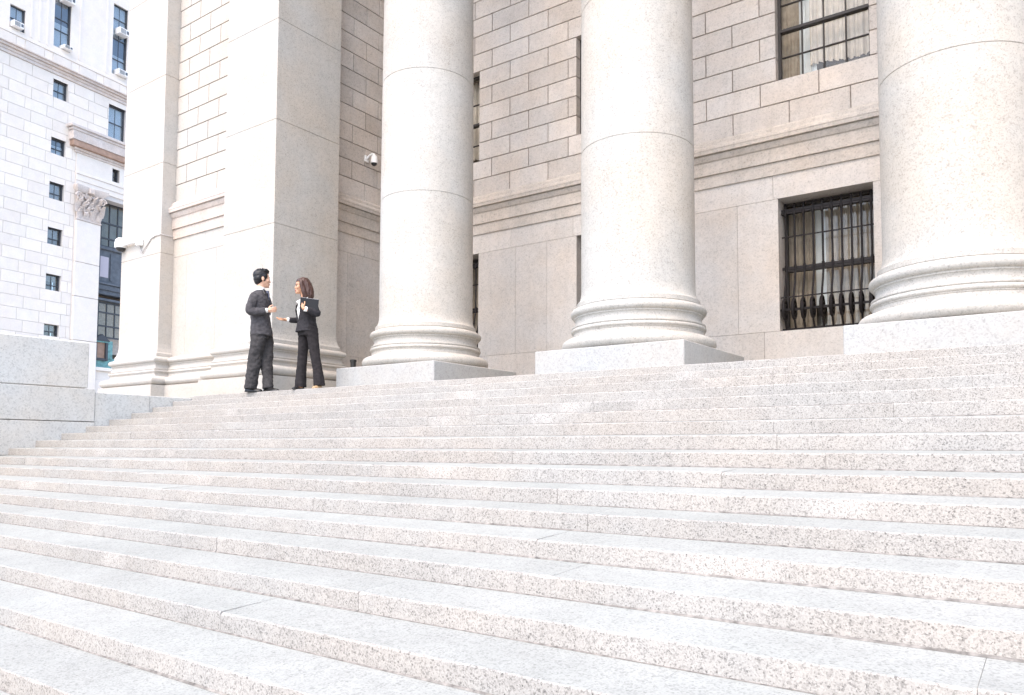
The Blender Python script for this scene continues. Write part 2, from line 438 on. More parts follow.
WL = [-9.6, -6.36, -3.12, .12]; WW = 1.215
def jl(row, c0, per, u0, u1):
    k = row % 2; o = c0+(per/2 if k else 0); r = []
    u = o-per*40
    while u < u1:
        if u > u0: r.append(u)
        u += per
    return r
lowh = [(x, x+WW, 1.63, 3.47) for x in WL]; uph = [(x, x+WW, 5.161, 6.816) for x in WL]
# main wall: backing with openings, rusticated courses, smooth lower courses
b = CM(); holed(b, XS-.5, 4.6, zland, 13.45, [(h[0]-.012, h[1]+.012, h[2]-.012, h[3]+.012) for h in lowh+uph], YW+.02, YW+.55)
put(b.build('wall_core', M['joint']), court)
b = CM(); main_j = [jl(i+1, -4.135, .794, XS, 4.6) for i in range(len(rows))]
wall_blocks(b, 'x', YW, -1, XS, 4.6, rows, main_j, uph, .015, .24, .003)
put(b.build('rusticated_wall', M['wall']), court)
b = CM()
lr = [(zland, 1.63), (1.63, 3.478), (3.478, 3.83)]
pc = [-10.6, -7.375, -4.135, -.89, 2.3]
lj = [[p+.8 for p in pc]+[p-.8 for p in pc], [p+.44 for p in pc]+[p-.2 for p in pc], [p+.95 for p in pc]+[p-.3 for p in pc]]
wall_blocks(b, 'x', YW, -1, XS, 4.6, lr, lj, lowh, .004, .30, .001)
put(b.build('smooth_wall', M['wall_low']), court)
# side wall of the porch
b = CM(); b.box(XS-.5, XS-.02, 8.6, YW+.3, zland, 13.45); put(b.build('wall_core', M['joint']), court)
b = CM(); sj = [jl(i+1, 9.37, .63, 8.5, YW) for i in range(len(rows))]
wall_blocks(b, 'y', XS, 1, 8.6, YW-.001, rows, sj, [], .015, .10, .003); put(b.build('rusticated_wall', M['wall']), court)
b = CM(); wall_blocks(b, 'y', XS, 1, 8.6, YW-.001, lr, [[9.6], [9.3, 10.1], [9.7]], [], .004, .10, .001); put(b.build('smooth_wall', M['wall_low']), court)
# pale panel between the pilasters
b = CM(); b.box(XB1-.3, XA0+.3, YP+.02, YP+.5, zland, 13.45); put(b.build('wall_core', M['joint']), court)
b = CM(); pj = [jl(i+1, -12.845, .635, XB1, XA0) for i in range(len(rows))]
wall_blocks(b, 'x', YP, -1, XB1, XA0, rows, pj, [], .016, .10, .003); put(b.build('rusticated_wall', M['pale_wall']), court)
b = CM(); wall_blocks(b, 'x', YP, -1, XB1, XA0, [(1.60, 3.478), (3.478, 3.83)], [[-12.75, -11.85], [-12.2]], [], .004, .10, .001)
put(b.build('smooth_wall', M['pale_wall']), court)
# string cornice
ENT = [(-.05, 3.815), (.022, 3.815), (.022, 3.991), (.018, 3.995), (.045, 3.998), (.045, 4.18), (.05, 4.19), (.062, 4.198), (.07, 4.22), (.085, 4.25), (.088, 4.275),
       (.075, 4.28), (.12, 4.287), (.12, 4.335), (.126, 4.345), (.118, 4.375), (.09, 4.40), (.07, 4.415), (.062, 4.44), (.06, 4.47), (.02, 4.51), (-.05, 4.515)]
b = CM(); b.sweep([(XS, 8.6), (XS, YW), (4.6, YW)], ENT); put(b.build('cornice', M['moulding'], smooth=20), court)
b = CM(); b.sweep([(XB1, YP), (XA0, YP)], ENT); put(b.build('cornice', stone('granite_moulding_pale', (.50, .44, .40), cell=.014, speck=.15, mott=.06, stain=.1, streak=.08), smooth=20), court)
# portico above the frame
b = CM(); b.box(-14.7, 4.6, 7.35, 8.95, 13.45, 15.2, .02); b.box(-15.0, 4.9, 7.05, 9.2, 15.2, 15.6, .02); b.box(-14.7, 4.6, 7.35, 17, 15.6, 17.5, .02)
put(b.build('entablature', M['column']), court)
b = CM(); b.box(-14.6, 4.6, 8.95, 17, 13.45, 13.8); put(b.build('porch_ceiling', M['column']), court)
b = CM(); b.box(4.6, 5.2, 7.5, 17, zland, 13.45); b.box(-14.5, 4.6, 16, 16.5, zland, 13.45); put(b.build('outer_wall', M['wall_low']), court)

def curtain(b, x0, x1, y, z0, z1, amp=.03, waves=9, bottom=None, seed=0, pinch=0):
    rnd = random.Random(seed); n = 120; ph = [rnd.uniform(0, 6) for _ in range(4)]
    R = []; m = 10
    for k in range(m+1):
        t = k/m; row = []
        for i in range(n+1):
            u = i/n; x = x0+(x1-x0)*u
            if pinch: x = x0+(x1-x0)*(u*(1-pinch*t) + pinch*t*(0 if pinch > 0 else 0))
            a = amp*(.6+.5*t)
            dy = a*sin(u*waves*2*pi+ph[0]+.6*sin(3*t+ph[1]))+a*.5*sin(u*waves*4.7*pi+ph[2]+t)+a*.3*sin(u*waves*9.1+ph[3])
            zb = z0 + (bottom(u) if bottom else 0)
            row.append((x, y+dy, z1+(zb-z1)*t))
        R.append(row)
    b.rings(R, closed=False)
def sash(kind, x0):
    if kind == 'up':
        z0, z1 = 5.161, 6.816; yg = YW+.17
    else:
        z0, z1 = 1.63, 3.47; yg = YW+.36
    x1 = x0+WW
    fr = CM(); f = .035
    if kind == 'up':
        d = (yg-.04, yg+.03)
        fr.box(x0, x0+f*1.1, *d, z0, z1); fr.box(x1-f*.8, x1, *d, z0, z1); fr.box(x0+f*1.1, x1-f*.8, *d, z1-f, z1); fr.box(x0+f*1.1, x1-f*.8, *d, z0, z0+.018)
        fr.box(x0+f*1.1, x1-f*.8, yg-.06, yg+.03, 5.885, 5.925)
        for i in (1, 2, 3):
            x = x0+f*1.1+(WW-f*2)*i/4+.0; fr.box(x-.007, x+.007, yg-.035, yg+.012, z0+.018, 5.885); fr.box(x-.007, x+.007, yg-.03, yg+.012, 5.925, z1-f)
        for z in (5.53, 6.295):
            xs = [x0+f*1.1]+[x0+f*1.1+(WW-f*2)*i/4 for i in (1, 2, 3)]+[x1-f*.8]
            for a, c_ in zip(xs[:-1], xs[1:]): fr.box(a+.008, c_-.008, yg-.025, yg+.01, z-.006, z+.006)
    else:
        d = (yg-.04, yg+.03)
        fr.box(x0, x0+f, *d, z0, z1); fr.box(x1-f, x1, *d, z0, z1); fr.box(x0+f, x1-f, *d, z1-f, z1); fr.box(x0+f, x1-f, *d, z0, z0+f)
        fr.box(x0+f, x1-f, *d, 2.5, 2.55)
    w = fr.build('window', M['bronze']); put(w, court)
    g = CM(); g.box(x0+f, x1-f, yg-.002, yg+.004, z0+.02, z1-.02); o = g.build('pane', M['glass']); o.parent = w
    # reveal lining of stone (both faces of the opening) is the wall itself
    if kind == 'up':
        c = CM(); bt = lambda u: .20+.03*sin(u*5+1)
        curtain(c, x0+.38, x1-.02, yg+.16, z0+.02, z1, .025, 9, bt, 3); o = c.build('curtain', M['curtain'], smooth=80); o.parent = w
        c = CM(); curtain(c, x0+.0, x0+.24, yg+.17, z0, z1, .012, 4, None, 5); o = c.build('curtain', M['curtain_tan'], smooth=80); o.parent = w
        c = CM(); curtain(c, x0+.18, x0+.46, yg+.20, z0+.12, z1, .012, 2, None, 9); o = c.build('curtain', M['white_gap_blind'], smooth=80); o.parent = w  # blue-white sheet added to fill the gap between the curtains
    else:
        c = CM(); curtain(c, x0+.50, x1, yg+.14, z0, z1, .03, 8, None, 11); o = c.build('curtain', M['curtain_tan'], smooth=80); o.parent = w
        c = CM(); curtain(c, x0-.02, x0+.36, yg+.14, z0, z1, .03, 5, None, 12); o = c.build('curtain', M['curtain_tan'], smooth=80); o.parent = w
        c = CM(); curtain(c, x0+.30, x0+.60, yg+.19, z0+.4, z1, .01, 1, None, 13); o = c.build('curtain', M['white_gap_blind'], smooth=80); o.parent = w  # added white sheet: light seen through the gap, put into its colour
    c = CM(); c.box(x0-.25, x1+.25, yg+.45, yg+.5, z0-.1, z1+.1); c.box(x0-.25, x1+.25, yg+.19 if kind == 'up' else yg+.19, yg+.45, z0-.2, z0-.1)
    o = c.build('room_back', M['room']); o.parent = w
    if kind == 'low':
        gr = CM(); yb = YW+.17
        def bx(x0_, x1_, z, h, dd, yo=0): gr.box(x0_, x1_, yb-dd+yo, yb+dd+yo, z-h, z+h)
        bx(x0, x1, 3.335, .018, .02); bx(x0, x1, 3.295, .012, .035); bx(x0, x1, 2.965, .008, .010); bx(x0, x1, 2.52, .02, .012)
        bx(x0, x1, 2.10, .008, .01, -.10); bx(x0, x1, 1.92, .015, .012, -.13); bx(x0, x1, 1.66, .016, .02, -.02)
        nb = 10
        for i in range(nb):
            x = x0+.055+(WW-.11)*i/(nb-1)
            gr.tube([(x, yb-.014, 3.40), (x, yb-.014, 2.9), (x, yb-.016, 2.45), (x, yb-.05, 2.30), (x, yb-.10, 2.18), (x, yb-.135, 2.02), (x, yb-.13, 1.88), (x, yb-.08, 1.74), (x, yb-.02, 1.64)], .0145, 7)
            gr.tube([(x, yb-.02, 3.40), (x, yb-.02, 3.425)], [.028, .012], 8)
            gr.tube([(x, yb-.025, 3.24), (x, yb-.025, 3.27), (x, yb-.025, 3.30)], [.012, .026, .026], 8)
            gr.tube([(x, yb-.014, 2.56), (x, yb-.014, 2.48)], .02, 7)
            for s_, w_ in ((1, .020), (.5, .019)):
                pts = [(x+.004, yb-.125+.095*s_*cos(a), 1.925+.135*s_*sin(a)) for a in [2*pi*k/18 for k in range(19)]]
                gr.tube(pts, w_, 6)
        o = gr.build('grille', M['iron'], smooth=50); o.parent = w
for x in WL: sash('up', x)
for x in WL: sash('low', x)

# ------------------------------------------------------------------ far building
AD = radians(-8.75); U = Vector((sin(AD), cos(AD), 0)); NN = Vector((cos(AD), -sin(AD), 0)); FP = Vector((-50.4986, 21.6795, 0))
class FB(MB):
    """box in facade coordinates: s along the facade, o out of it, z from eye level"""
    def fbox(s, s0, s1, o0, o1, z0, z1, c=0, mi=None):
        t = MB(); t.box(s0, s1, o0, o1, z0, z1, c)
        s.put(t, mi)
    def put(s, t, mi=None):
        vs = []
        for x, y, z in t.v:
            p = FP+U*x+NN*y; vs.append((p.x, p.y, z+E0))
        s.add(vs, [f[::-1] for f in t.f], mi)
fr_ = FP+U*1.0; far = empty('office_building', (fr_.x, fr_.y, 0)); tag(far, 'white stone office building across the street, with square windows and a Corinthian pilaster', 'building')
def fpart(b, name, mats, par=None, **kw):
    o = b.build(name, mats, **kw); return put(o, far) if par is None else (setattr(o, 'parent', par) or o)
SW = [(21.76, 22.94), (18.08, 19.24), (15.2, 16.43), (12.36, 13.57), (9.45, 10.67), (6.6, 7.77), (3.7, 4.9)]
holes = [(-.27, .66, a, c_) for a, c_ in SW]+[(3.5, 4.75, 20.44, 22.88), (3.86, 4.4, 17.72, 18.6)]
uph2 = [(-2.96, -2.06, 24.95, 26.37), (-.3, .78, 25.08, 29.6), (3.68, 4.76, 25.08, 29.95), (-5.6, -4.7, 24.95, 26.4)]
FS0, FS1 = -9.0, 1.36
# core
t = MB()
def holed2(t, u0, u1, z0, z1, hs, o0, o1):
    us = sorted({u0, u1} | {h for H in hs for h in H[:2] if u0 < h < u1}); zs_ = sorted({z0, z1} | {h for H in hs for h in H[2:] if z0 < h < z1})
    for a, c_ in zip(us[:-1], us[1:]):
        for d, e in zip(zs_[:-1], zs_[1:]):
            um, zm = (a+c_)/2, (d+e)/2
            if any(H[0] < um < H[1] and H[2] < zm < H[3] for H in hs): continue
            t.box(a, c_, o0, o1, d, e)
holed2(t, FS0, FS1, -2.6, 23.3, holes, -.8, -.03); holed2(t, FS1, 9.0, 16.4, 23.3, holes, -.8, -.03)
b = FB(); b.put(t); fpart(b, 'wall_core', M['far_joint'])
b = FB(); t = MB(); pit = .712; z = 23.22-pit*36; i = 0
bl = []
while z < 23.2:
    u = -9.0+(.37 if i % 2 else 0)-1.0+.1*0
    js = []
    while u < 9: js.append(u); u += 1.34
    js = [FS0]+[j for j in js if FS0 < j < 9.0]+[9.0]
    for a, c_ in zip(js[:-1], js[1:]):
        segs = [(a, c_)]
        if z+pit*.5 < 20.4: segs = [(a, min(c_, FS1))] if a < FS1 else []
        for H in holes:
            if H[2]-.1 < z+pit/2 < H[3]+.1:
                ns = []
                for p, q in segs:
                    if q <= H[0] or p >= H[1]: ns.append((p, q)); continue
                    if p < H[0]: ns.append((p, H[0]))
                    if q > H[1]: ns.append((H[1], q))
                segs = ns
            elif not (z+pit < H[2] or z > H[3]):
                pass
        for p, q in segs:
            if q-p > .05: bl.append((p, q, z))
    z += pit; i += 1
for p, q, z in bl:
    b.tone = random.uniform(-1, 1); b.fbox(p+.013, q-.013, -.2, 0, z+.013, z+pit-.013, .006)
fpart(b, 'ashlar_wall', M['far'])
# stones that close the courses above and below each small window
for H in holes[:-1]:
    b = FB(); zz0 = 23.22-pit*36
    cut = [l for l in [zz0+pit*k for k in range(37)] if H[2]-.1 < l+pit/2 < H[3]+.1]
    if cut and cut[0] < H[2]-.02: b.fbox(H[0]-.01, H[1]+.01, -.2, -.004, cut[0]+.01, H[2])
    if b.v: fpart(b, 'window_sill', M['far'])
    b = FB()
    if cut and cut[-1]+pit > H[3]+.02: b.fbox(H[0]-.01, H[1]+.01, -.2, -.004, H[3], cut[-1]+pit-.01)
    if b.v: fpart(b, 'window_lintel', M['far'])
# upper storeys
b = FB(); t = MB(); holed2(t, FS0, 9.0, 24.75, 36, uph2, -.9, -.12); b.put(t)
for s0 in (1.35, 3.2, -1.75, -.75, -1.25):
    b.fbox(s0, s0+.12, -.2, -.085, 24.9, 36)
fpart(b, 'upper_wall', M['far'])
b = FB(); b.fbox(FS0, 9, -.8, .02, 24.55, 24.75, .02); b.fbox(FS0, 9, -.8, -.05, 23.85, 24.55)
x = FS0+.1; i = 0
while x < 9:
    b.tone = 1 if i % 2 else -1
    b.fbox(x, x+(1.15 if i % 2 == 0 else .5), -.1, .0 if i % 2 == 0 else -.03, 23.88, 24.53, .01); x += 1.18 if i % 2 == 0 else .53; i += 1
fpart(b, 'parapet_band', M['far'])
b = FB(); b.fbox(FS0, 9, -.8, .34, 23.76, 23.85, .02); b.fbox(FS0, 9, -.8, .24, 23.62, 23.757, .02); b.fbox(FS0, 9, -.8, .12, 23.44, 23.617, .03); b.fbox(FS0, 9, -.8, .06, 23.25, 23.437, .02)
fpart(b, 'string_course', M['far_trim'])
def far_window(s0, s1, z0, z1, rows_, cols_, style, dep=.28, open_=None):
    fr2 = FB(); f = .06; d0, d1 = -dep-.03, -dep+.05
    fr2.fbox(s0, s0+f*.8, d0, d1, z0, z1); fr2.fbox(s1-f, s1, d0, d1+.06, z0, z1); fr2.fbox(s0+f*.8, s1-f, d0, d1+.02, z1-f, z1); fr2.fbox(s0+f*.8, s1-f, d0, d1, z0, z0+f*.8)
    for r in rows_: fr2.fbox(s0+f*.8, s1-f, d0+.01, d1-.01, r-.028, r+.028)
    zz = [z0+f*.8]+sorted(rows_)+[z1-f]
    for c_ in range(1, cols_):
        x = s0+(s1-s0)*c_/cols_
        for a, e in zip(zz[:-1], zz[1:]): fr2.fbox(x-.012, x+.012, d0+.02, d1-.03, a+.03, e-.03)
    w = fpart(fr2, 'window', M['steel'])
    g = FB(); g.fbox(s0+.03, s1-.03, -dep-.012, -dep-.004, z0+.03, z1-.03); fpart(g, 'pane', M['glass_far'], w)
    for (a, e, mt) in style:
        g = FB(); g.fbox(s0-.02, s1+.02, -dep-.14, -dep-.1, a, e); fpart(g, 'blind', M[mt], w)
    g = FB(); g.fbox(s0-.05, s1+.05, -1.0, -.95, z0-.05, z1+.05); fpart(g, 'room_back', M['room'], w)
    return w
bw = 'white_gap_blind'
for i, (a, c_) in enumerate(SW):
    m_ = (a+c_)/2
    sty = {0: [(a, c_, bw)], 1: [(a, m_-.05, bw), (m_+.2, c_, 'blind_dark'), (m_-.05, m_+.2, bw)], 2: [(a, c_, 'curtain')], 3: [(m_, c_, 'curtain_tan'), (a+.05, m_, 'room')], 4: [(m_+.2, c_, 'curtain_tan'), (a, a+.2, 'blind')], 5: [(m_-.1, c_, 'curtain_tan')], 6: [(a, c_, 'blind')]}[i]
    far_window(-.27, .66, a, c_, [m_-.05], 2, sty)
far_window(3.5, 4.75, 20.44, 22.88, [21.75], 2, [(20.44, 22.88, bw)])
far_window(3.86, 4.4, 17.72, 18.6, [18.15], 1, [(17.7, 18.6, 'room')])
far_window(-2.96, -2.06, 24.95, 26.37, [25.6], 2, [(24.9, 26.4, bw)], .3)
far_window(-5.6, -4.7, 24.95, 26.4, [25.6], 2, [(24.9, 26.4, bw)], .3)
far_window(-.3, .78, 25.08, 29.6, [26.25, 27.0, 28.6], 2, [(25.05, 26.75, bw), (26.75, 28.1, 'blind_dark'), (28.1, 29.6, 'room')], .3)
far_window(3.68, 4.76, 25.08, 29.95, [26.2, 27.6, 29.0], 2, [(25.05, 26.5, bw), (26.5, 27.9, 'blind_dark'), (27.9, 29.95, bw)], .3)
# portal entablature, pilaster, capital, recessed bronze bay
b = FB(); b.fbox(.62, 9, -.8, .62, 20.22, 20.40, .03); b.fbox(.74, 9, -.8, .52, 20.05, 20.215, .03); b.fbox(.82, 9, -.8, .46, 19.48, 20.045, .02)
b.fbox(1.12, 9, -.8, .22, 18.95, 19.10, .02); b.fbox(1.22, 9, -.8, .12, 18.80, 18.945, .02)
fpart(b, 'portal_cornice', M['far_trim'])
b = FB(); b.fbox(.90, 9, -.8, .40, 19.105, 19.475, .02); fpart(b, 'soffit', M['soffit'])
b = FB(); t = MB(); holed2(t, 1.36, 9.0, 17.62, 18.79, [(3.86, 4.4, 17.72, 18.6)], -.8, .05); b.put(t)
b.fbox(1.34, 9, -.8, .13, 17.45, 17.615, .02); b.fbox(1.36, 9, -.8, .08, 17.05, 17.445, .01); b.fbox(1.36, 9, -.8, .04, 16.70, 17.045, .01)
fpart(b, 'frieze', M['far'])
b = FB(); z = -2.6; i = 0
for za, zb in zip([-2.6, -.2, 3.6, 6.8, 9.6, 11.8], [-.2, 3.6, 6.8, 9.6, 11.8, 14.5]):
    b.tone = random.uniform(-.5, .5); b.fbox(1.44, 3.12, -.8, .12, za+.012, zb-.012, .02)
b.fbox(1.365, 1.43, -.8, .0, -2.6, 16.7)
fpart(b, 'pilaster', M['far'])
b = FB(); rnd = random.Random(4)
def leaf(b, s0, z0, w, h, out):
    t = MB(); R = []
    for k, (tt, o, ww) in enumerate(((0, .02, .7), (.35, .05, 1.0), (.65, .10, .95), (.85, .18, .7), (1.0, .26, .45), (.93, .31, .25))):
        R.append([(s0-w/2*ww, .12+o*out, z0+h*tt), (s0, .12+(o+.05)*out, z0+h*tt), (s0+w/2*ww, .12+o*out, z0+h*tt), (s0, .10+o*out*.6, z0+h*tt-.01)])
    t.rings(R); b.put(t)
b.fbox(1.42, 3.14, -.3, .16, 14.50, 14.62, .02); b.fbox(1.46, 3.10, -.3, .14, 14.62, 16.3)
for i in range(4): leaf(b, 1.62+i*.44, 14.66, .4, .62, 1.0)
for i in range(5): leaf(b, 1.44+i*.42, 14.98, .38, .72, 1.15)
for i in range(4): leaf(b, 1.66+i*.42, 15.45, .26, .62, 1.2)
for s0, sg in ((1.42, -1), (3.14, 1), (2.05, 1), (2.52, -1)):
    t = MB(); rr0 = .26 if s0 in (1.42, 3.14) else .14; pts = []
    for k in range(22):
        a = k/21*3.4*pi; r = rr0*(1-k/26); pts.append((s0+sg*(r*cos(a)-.06), .30-(.0 if rr0 > .2 else .06), 15.98-(.0 if rr0 > .2 else -.04)+r*sin(a)))
    t.tube(pts, [.065*(1-k/40) for k in range(22)], 6); b.put(t)
for i in range(26):
    t = MB(); c_ = Vector((rnd.uniform(1.5, 3.05), .22+rnd.uniform(0, .12), rnd.uniform(14.8, 16.1))); t.tube([c_, c_+Vector((rnd.uniform(-.1, .1), .06, .12)), c_+Vector((rnd.uniform(-.1, .1), .12, .14))], [.06, .07, .03], 6); b.put(t)
t = MB(); t.rings([[(1.40, 0, 16.28), (3.16, 0, 16.28), (3.16, .25, 16.28), (2.28, .18, 16.28), (1.40, .25, 16.28)], [(1.24, 0, 16.5), (3.40, 0, 16.5), (3.40, .45, 16.5), (2.28, .28, 16.5), (1.24, .45, 16.5)], [(1.24, 0, 16.7), (3.40, 0, 16.7), (3.40, .45, 16.7), (2.28, .28, 16.7), (1.24, .45, 16.7)]]); b.put(t)
b.fbox(2.1, 2.46, .2, .42, 16.3, 16.66, .05)
fpart(b, 'capital', M['far_trim'], smooth=40)
# recessed bay
b = FB(); b.fbox(3.12, 9, -1.6, -1.5, -2.6, 16.7); fpart(b, 'bay_back', M['room'])
o0 = -.75
for zs0, zs1, hz, mt in ((13.4, 16.3, [15.05, 14.0, 13.45, 16.4], plain('grey_green_blind', (.26, .27, .25), .9, noise=.2, nscale=1.5)), (7.3, 9.7, [9.0, 8.1, 7.35, 9.65], M['curtain_tan'])):
    b = FB()
    for s_ in (3.25, 3.75, 4.35, 4.95, 5.5): b.fbox(s_-.03, s_+.03, o0-.05, o0+.02, zs0, zs1)
    for h_ in hz: b.fbox(3.12, 8, o0-.06, o0+.04, h_-.05, h_+.05)
    bay = fpart(b, 'bay_window', M['steel'])
    b = FB(); b.fbox(3.12, 8, o0-.04, o0-.03, zs0, zs1); fpart(b, 'pane', M['glass_bay'], bay)
    b = FB(); b.fbox(3.12, 8, o0-.5, o0-.45, zs0-1, zs1+.1); fpart(b, 'blind', mt, bay)
b = FB(); b.fbox(3.12, 8, o0-.4, o0+.05, 10.2, 13.3, .03); b.fbox(3.12, 8, o0, o0+.22, 13.2, 13.4, .03); b.fbox(3.12, 8, o0, o0+.25, 10.85, 10.98, .02); b.fbox(3.12, 8, o0, o0+.15, 10.5, 10.84, .02); b.fbox(3.12, 8, o0, o0+.3, 9.75, 9.9, .02)
b.fbox(3.5, 3.62, o0, o0+.12, 11.2, 13.0); b.fbox(4.45, 4.57, o0, o0+.12, 11.2, 13.0)
sp = fpart(b, 'spandrel', M['spandrel'])
b = FB(); b.fbox(3.72, 4.34, o0+.03, o0+.07, 11.35, 12.75, .02); fpart(b, 'panel', plain('pale_panel', (.45, .42, .47), .6, noise=.1), sp)
b = FB()
b.fbox(3.12, 8, o0-.1, o0+.10, 5.25, 5.95, .02); b.fbox(3.12, 3.45, o0, o0+.2, 5.9, 7.1, .02); b.fbox(4.4, 4.75, o0, o0+.2, 5.9, 7.1, .02)
b.fbox(3.5, 4.35, o0+.05, o0+.26, 6.95, 7.05, .02)
door = fpart(b, 'doorway', M['verdigris'])
b = FB()
b.fbox(3.45, 3.6, o0, o0+.26, 5.75, 6.95, .02); b.fbox(4.22, 4.38, o0, o0+.26, 5.75, 6.95, .02); b.fbox(3.6, 4.22, o0, o0+.24, 5.75, 5.9, .02)
t = MB(); t.rings([[(3.3, o, 7.05), (4.5, o, 7.05), (3.9, o, 7.5)] for o in (o0+.02, o0+.3)]); b.put(t)
fpart(b, 'pediment', M['steel'], door)
b = FB(); b.fbox(3.6, 4.22, o0+.06, o0+.1, 5.9, 6.95); fpart(b, 'door_panel', M['soffit'], door)
b = FB(); b.fbox(3.12, 8, -.8, -.05, -2.6, 4.4, .02); b.fbox(3.12, 8, -.8, .06, 5.0, 5.23, .02); b.fbox(3.12, 8, -.8, -.1, 4.41, 4.99); fpart(b, 'bay_base', M['far'])
# returns
b = FB(); b.fbox(FS0-.4, FS0, -12, 0, -2.6, 36); b.fbox(9.0, 9.4, -12, 0, -2.6, 36); b.fbox(FS0, 9, -12, -.9, 35.6, 36); fpart(b, 'return_wall', M['far'])

# air conditioners
def ac(s0, z0, w, h, label, dark=False):
    p = FP+U*(s0+w/2); r = empty('air_conditioner', (p.x, p.y, z0+E0)); tag(r, label, 'air conditioner', 'window air conditioners')
    b = FB(); b.fbox(s0, s0+w, -.35, .22, z0, z0+h, .015); put(b.build('casing', M['white']), r)
    b = FB()
    for k in range(6): b.fbox(s0+w*.08, s0+w*.62, .222, .232, z0+h*(.12+.13*k), z0+h*(.17+.13*k))
    b.fbox(s0+w*.7, s0+w*.92, .222, .234, z0+h*.25, z0+h*.75)
    put(b.build('grille', M['spandrel']), r)
ac(-2.9, 25.0, .6, .34, 'white air conditioner in the small top left window of the far building')
ac(3.95, 27.95, .72, .42, 'higher of two white air conditioners in the right tall window of the far building')
ac(3.95, 25.12, .72, .36, 'lower of two white air conditioners in the right tall window, just above its sill')
ac(.1, 28.15, .72, .45, 'pale air conditioner high in the middle tall window, cut by the top of the picture')
ac(.2, 25.12, .55, .22, 'small white air conditioner at the foot of the middle tall window')

# ------------------------------------------------------------------ security cameras, ash stand
root = empty('security_camera', (-13.9*K, 7.3*K, E0+3.6*K)); tag(root, 'white dome camera on an arm at the outer pilaster edge, with a grey cable', 'camera')
b = CM(); b.box(-13.90, -13.78, YF-.10, YF+.001, 3.74, 3.87, .012); b.box(-14.42, -13.86, YF-.09, YF-.03, 3.81, 3.86, .012); put(b.build('arm', M['white']), root)
b = CM(); c0 = (-14.48, YF-.06)
b.lathe(c0[0], c0[1], [(.02, 3.985), (.06, 3.975), (.098, 3.935), (.108, 3.88), (.108, 3.80), (.10, 3.785)], 28); put(b.build('housing', M['white'], smooth=50), root)
b = CM(); b.lathe(c0[0], c0[1], [(.09, 3.785)]+[(.09*cos(a), 3.785-.07*sin(a)) for a in (.3, .6, .9, 1.2, 1.5)], 24); put(b.build('dome_glass', M['dark_plastic'], smooth=60), root)
b = CM()
b.tube([(-13.84, YF-.03, 3.74), (-13.84, YF-.03, 3.67), (-13.78, YF-.02, 3.60), (-13.72, YF-.02, 3.66), (-13.62, YF-.012, 3.74), (-13.5, YF-.012, 3.83), (-13.35, YF-.012, 3.86), (XB1+.014, YF-.012, 3.86), (XB1+.012, YP, 3.86)], .0085, 6)
put(b.build('cable', M['cable'], smooth=60), root)
root = empty('security_camera', (XS*K, 9.75*K, E0+5.3*K)); tag(root, 'small white dome camera on a bent arm in the shaded recess wall', 'camera')
b = CM(); b.box(XS, XS+.03, 9.66, 9.76, 5.24, 5.36, .006)
b.tube([(XS+.03, 9.71, 5.30), (XS+.07, 9.72, 5.35), (XS+.12, 9.75, 5.38), (XS+.155, 9.76, 5.37), (XS+.16, 9.76, 5.33)], .02, 8); put(b.build('arm', M['white'], smooth=50), root)
b = CM(); b.lathe(XS+.16, 9.76, [(.03, 5.35), (.05, 5.33), (.062, 5.27), (.066, 5.22), (.066, 5.20)], 20); put(b.build('housing', M['white'], smooth=50), root)
b = CM(); b.lathe(XS+.16, 9.76, [(.055, 5.20)]+[(.055*cos(a), 5.20-.05*sin(a)) for a in (.4, .8, 1.2, 1.5)], 20); put(b.build('dome_glass', M['dark_plastic'], smooth=60), root)
ax, ay = -1.082*9.2, 9.2
root = empty('ash_stand', (ax, ay, E0+ZL)); tag(root, 'slim black ash stand showing just above the plinth left of the far column', 'ash stand')
b = WM(); b.lathe(ax, ay, [(.09, ZL), (.09, ZL+.02), (.03, ZL+.04), (.03, ZL+.48), (.048, ZL+.50), (.050, ZL+.66)], 20); put(b.build('post', M['dark_plastic'], smooth=40), root)
b = WM(); b.lathe(ax, ay, [(.050, ZL+.66), (.058, ZL+.665), (.058, ZL+.70), (.04, ZL+.705)], 20); put(b.build('rim', M['dark_plastic'], smooth=40), root)
ASH = root

# ------------------------------------------------------------------ people
def remesh(b, name, voxel, mats, smooth_it=2, shape=None):
    me = bpy.data.meshes.new(name); me.from_pydata(b.v, [], b.f); o = bpy.data.objects.new(name, me); COL.objects.link(o)
    bmx = bmesh.new(); bmx.from_mesh(me); bmesh.ops.recalc_face_normals(bmx, faces=bmx.faces[:]); bmx.to_mesh(me); bmx.free()
    md = o.modifiers.new('r', 'REMESH'); md.mode = 'VOXEL'; md.voxel_size = voxel; md.use_smooth_shade = True
    if smooth_it:
        ms = o.modifiers.new('s', 'SMOOTH'); ms.iterations = smooth_it; ms.factor = .5
    bpy.context.view_layer.update(); dg = bpy.context.evaluated_depsgraph_get()
    m2 = bpy.data.meshes.new_from_object(o.evaluated_get(dg)); bpy.data.objects.remove(o); m2.name = name
    m2.materials.clear()
    for m in (mats if isinstance(mats, (list, tuple)) else [mats]): m2.materials.append(m)
    m2.polygons.foreach_set('use_smooth', [True]*len(m2.polygons))
    return m2
def obj_from(me, name, parent):
    o = bpy.data.objects.new(name, me); COL.objects.link(o); o.parent = parent; return o
def wrinkle(me, amp, freq, seed=0, zs=1.0):
    from mathutils import noise as nz
    out = []
    for v in me.vertices:
        p = Vector((v.co.x*freq+seed, v.co.y*freq, v.co.z*freq*zs)); d = nz.noise(p)+.5*nz.noise(p*2.1)
        out += list(v.co+v.normal*d*amp)
    me.vertices.foreach_set('co', out); me.update()
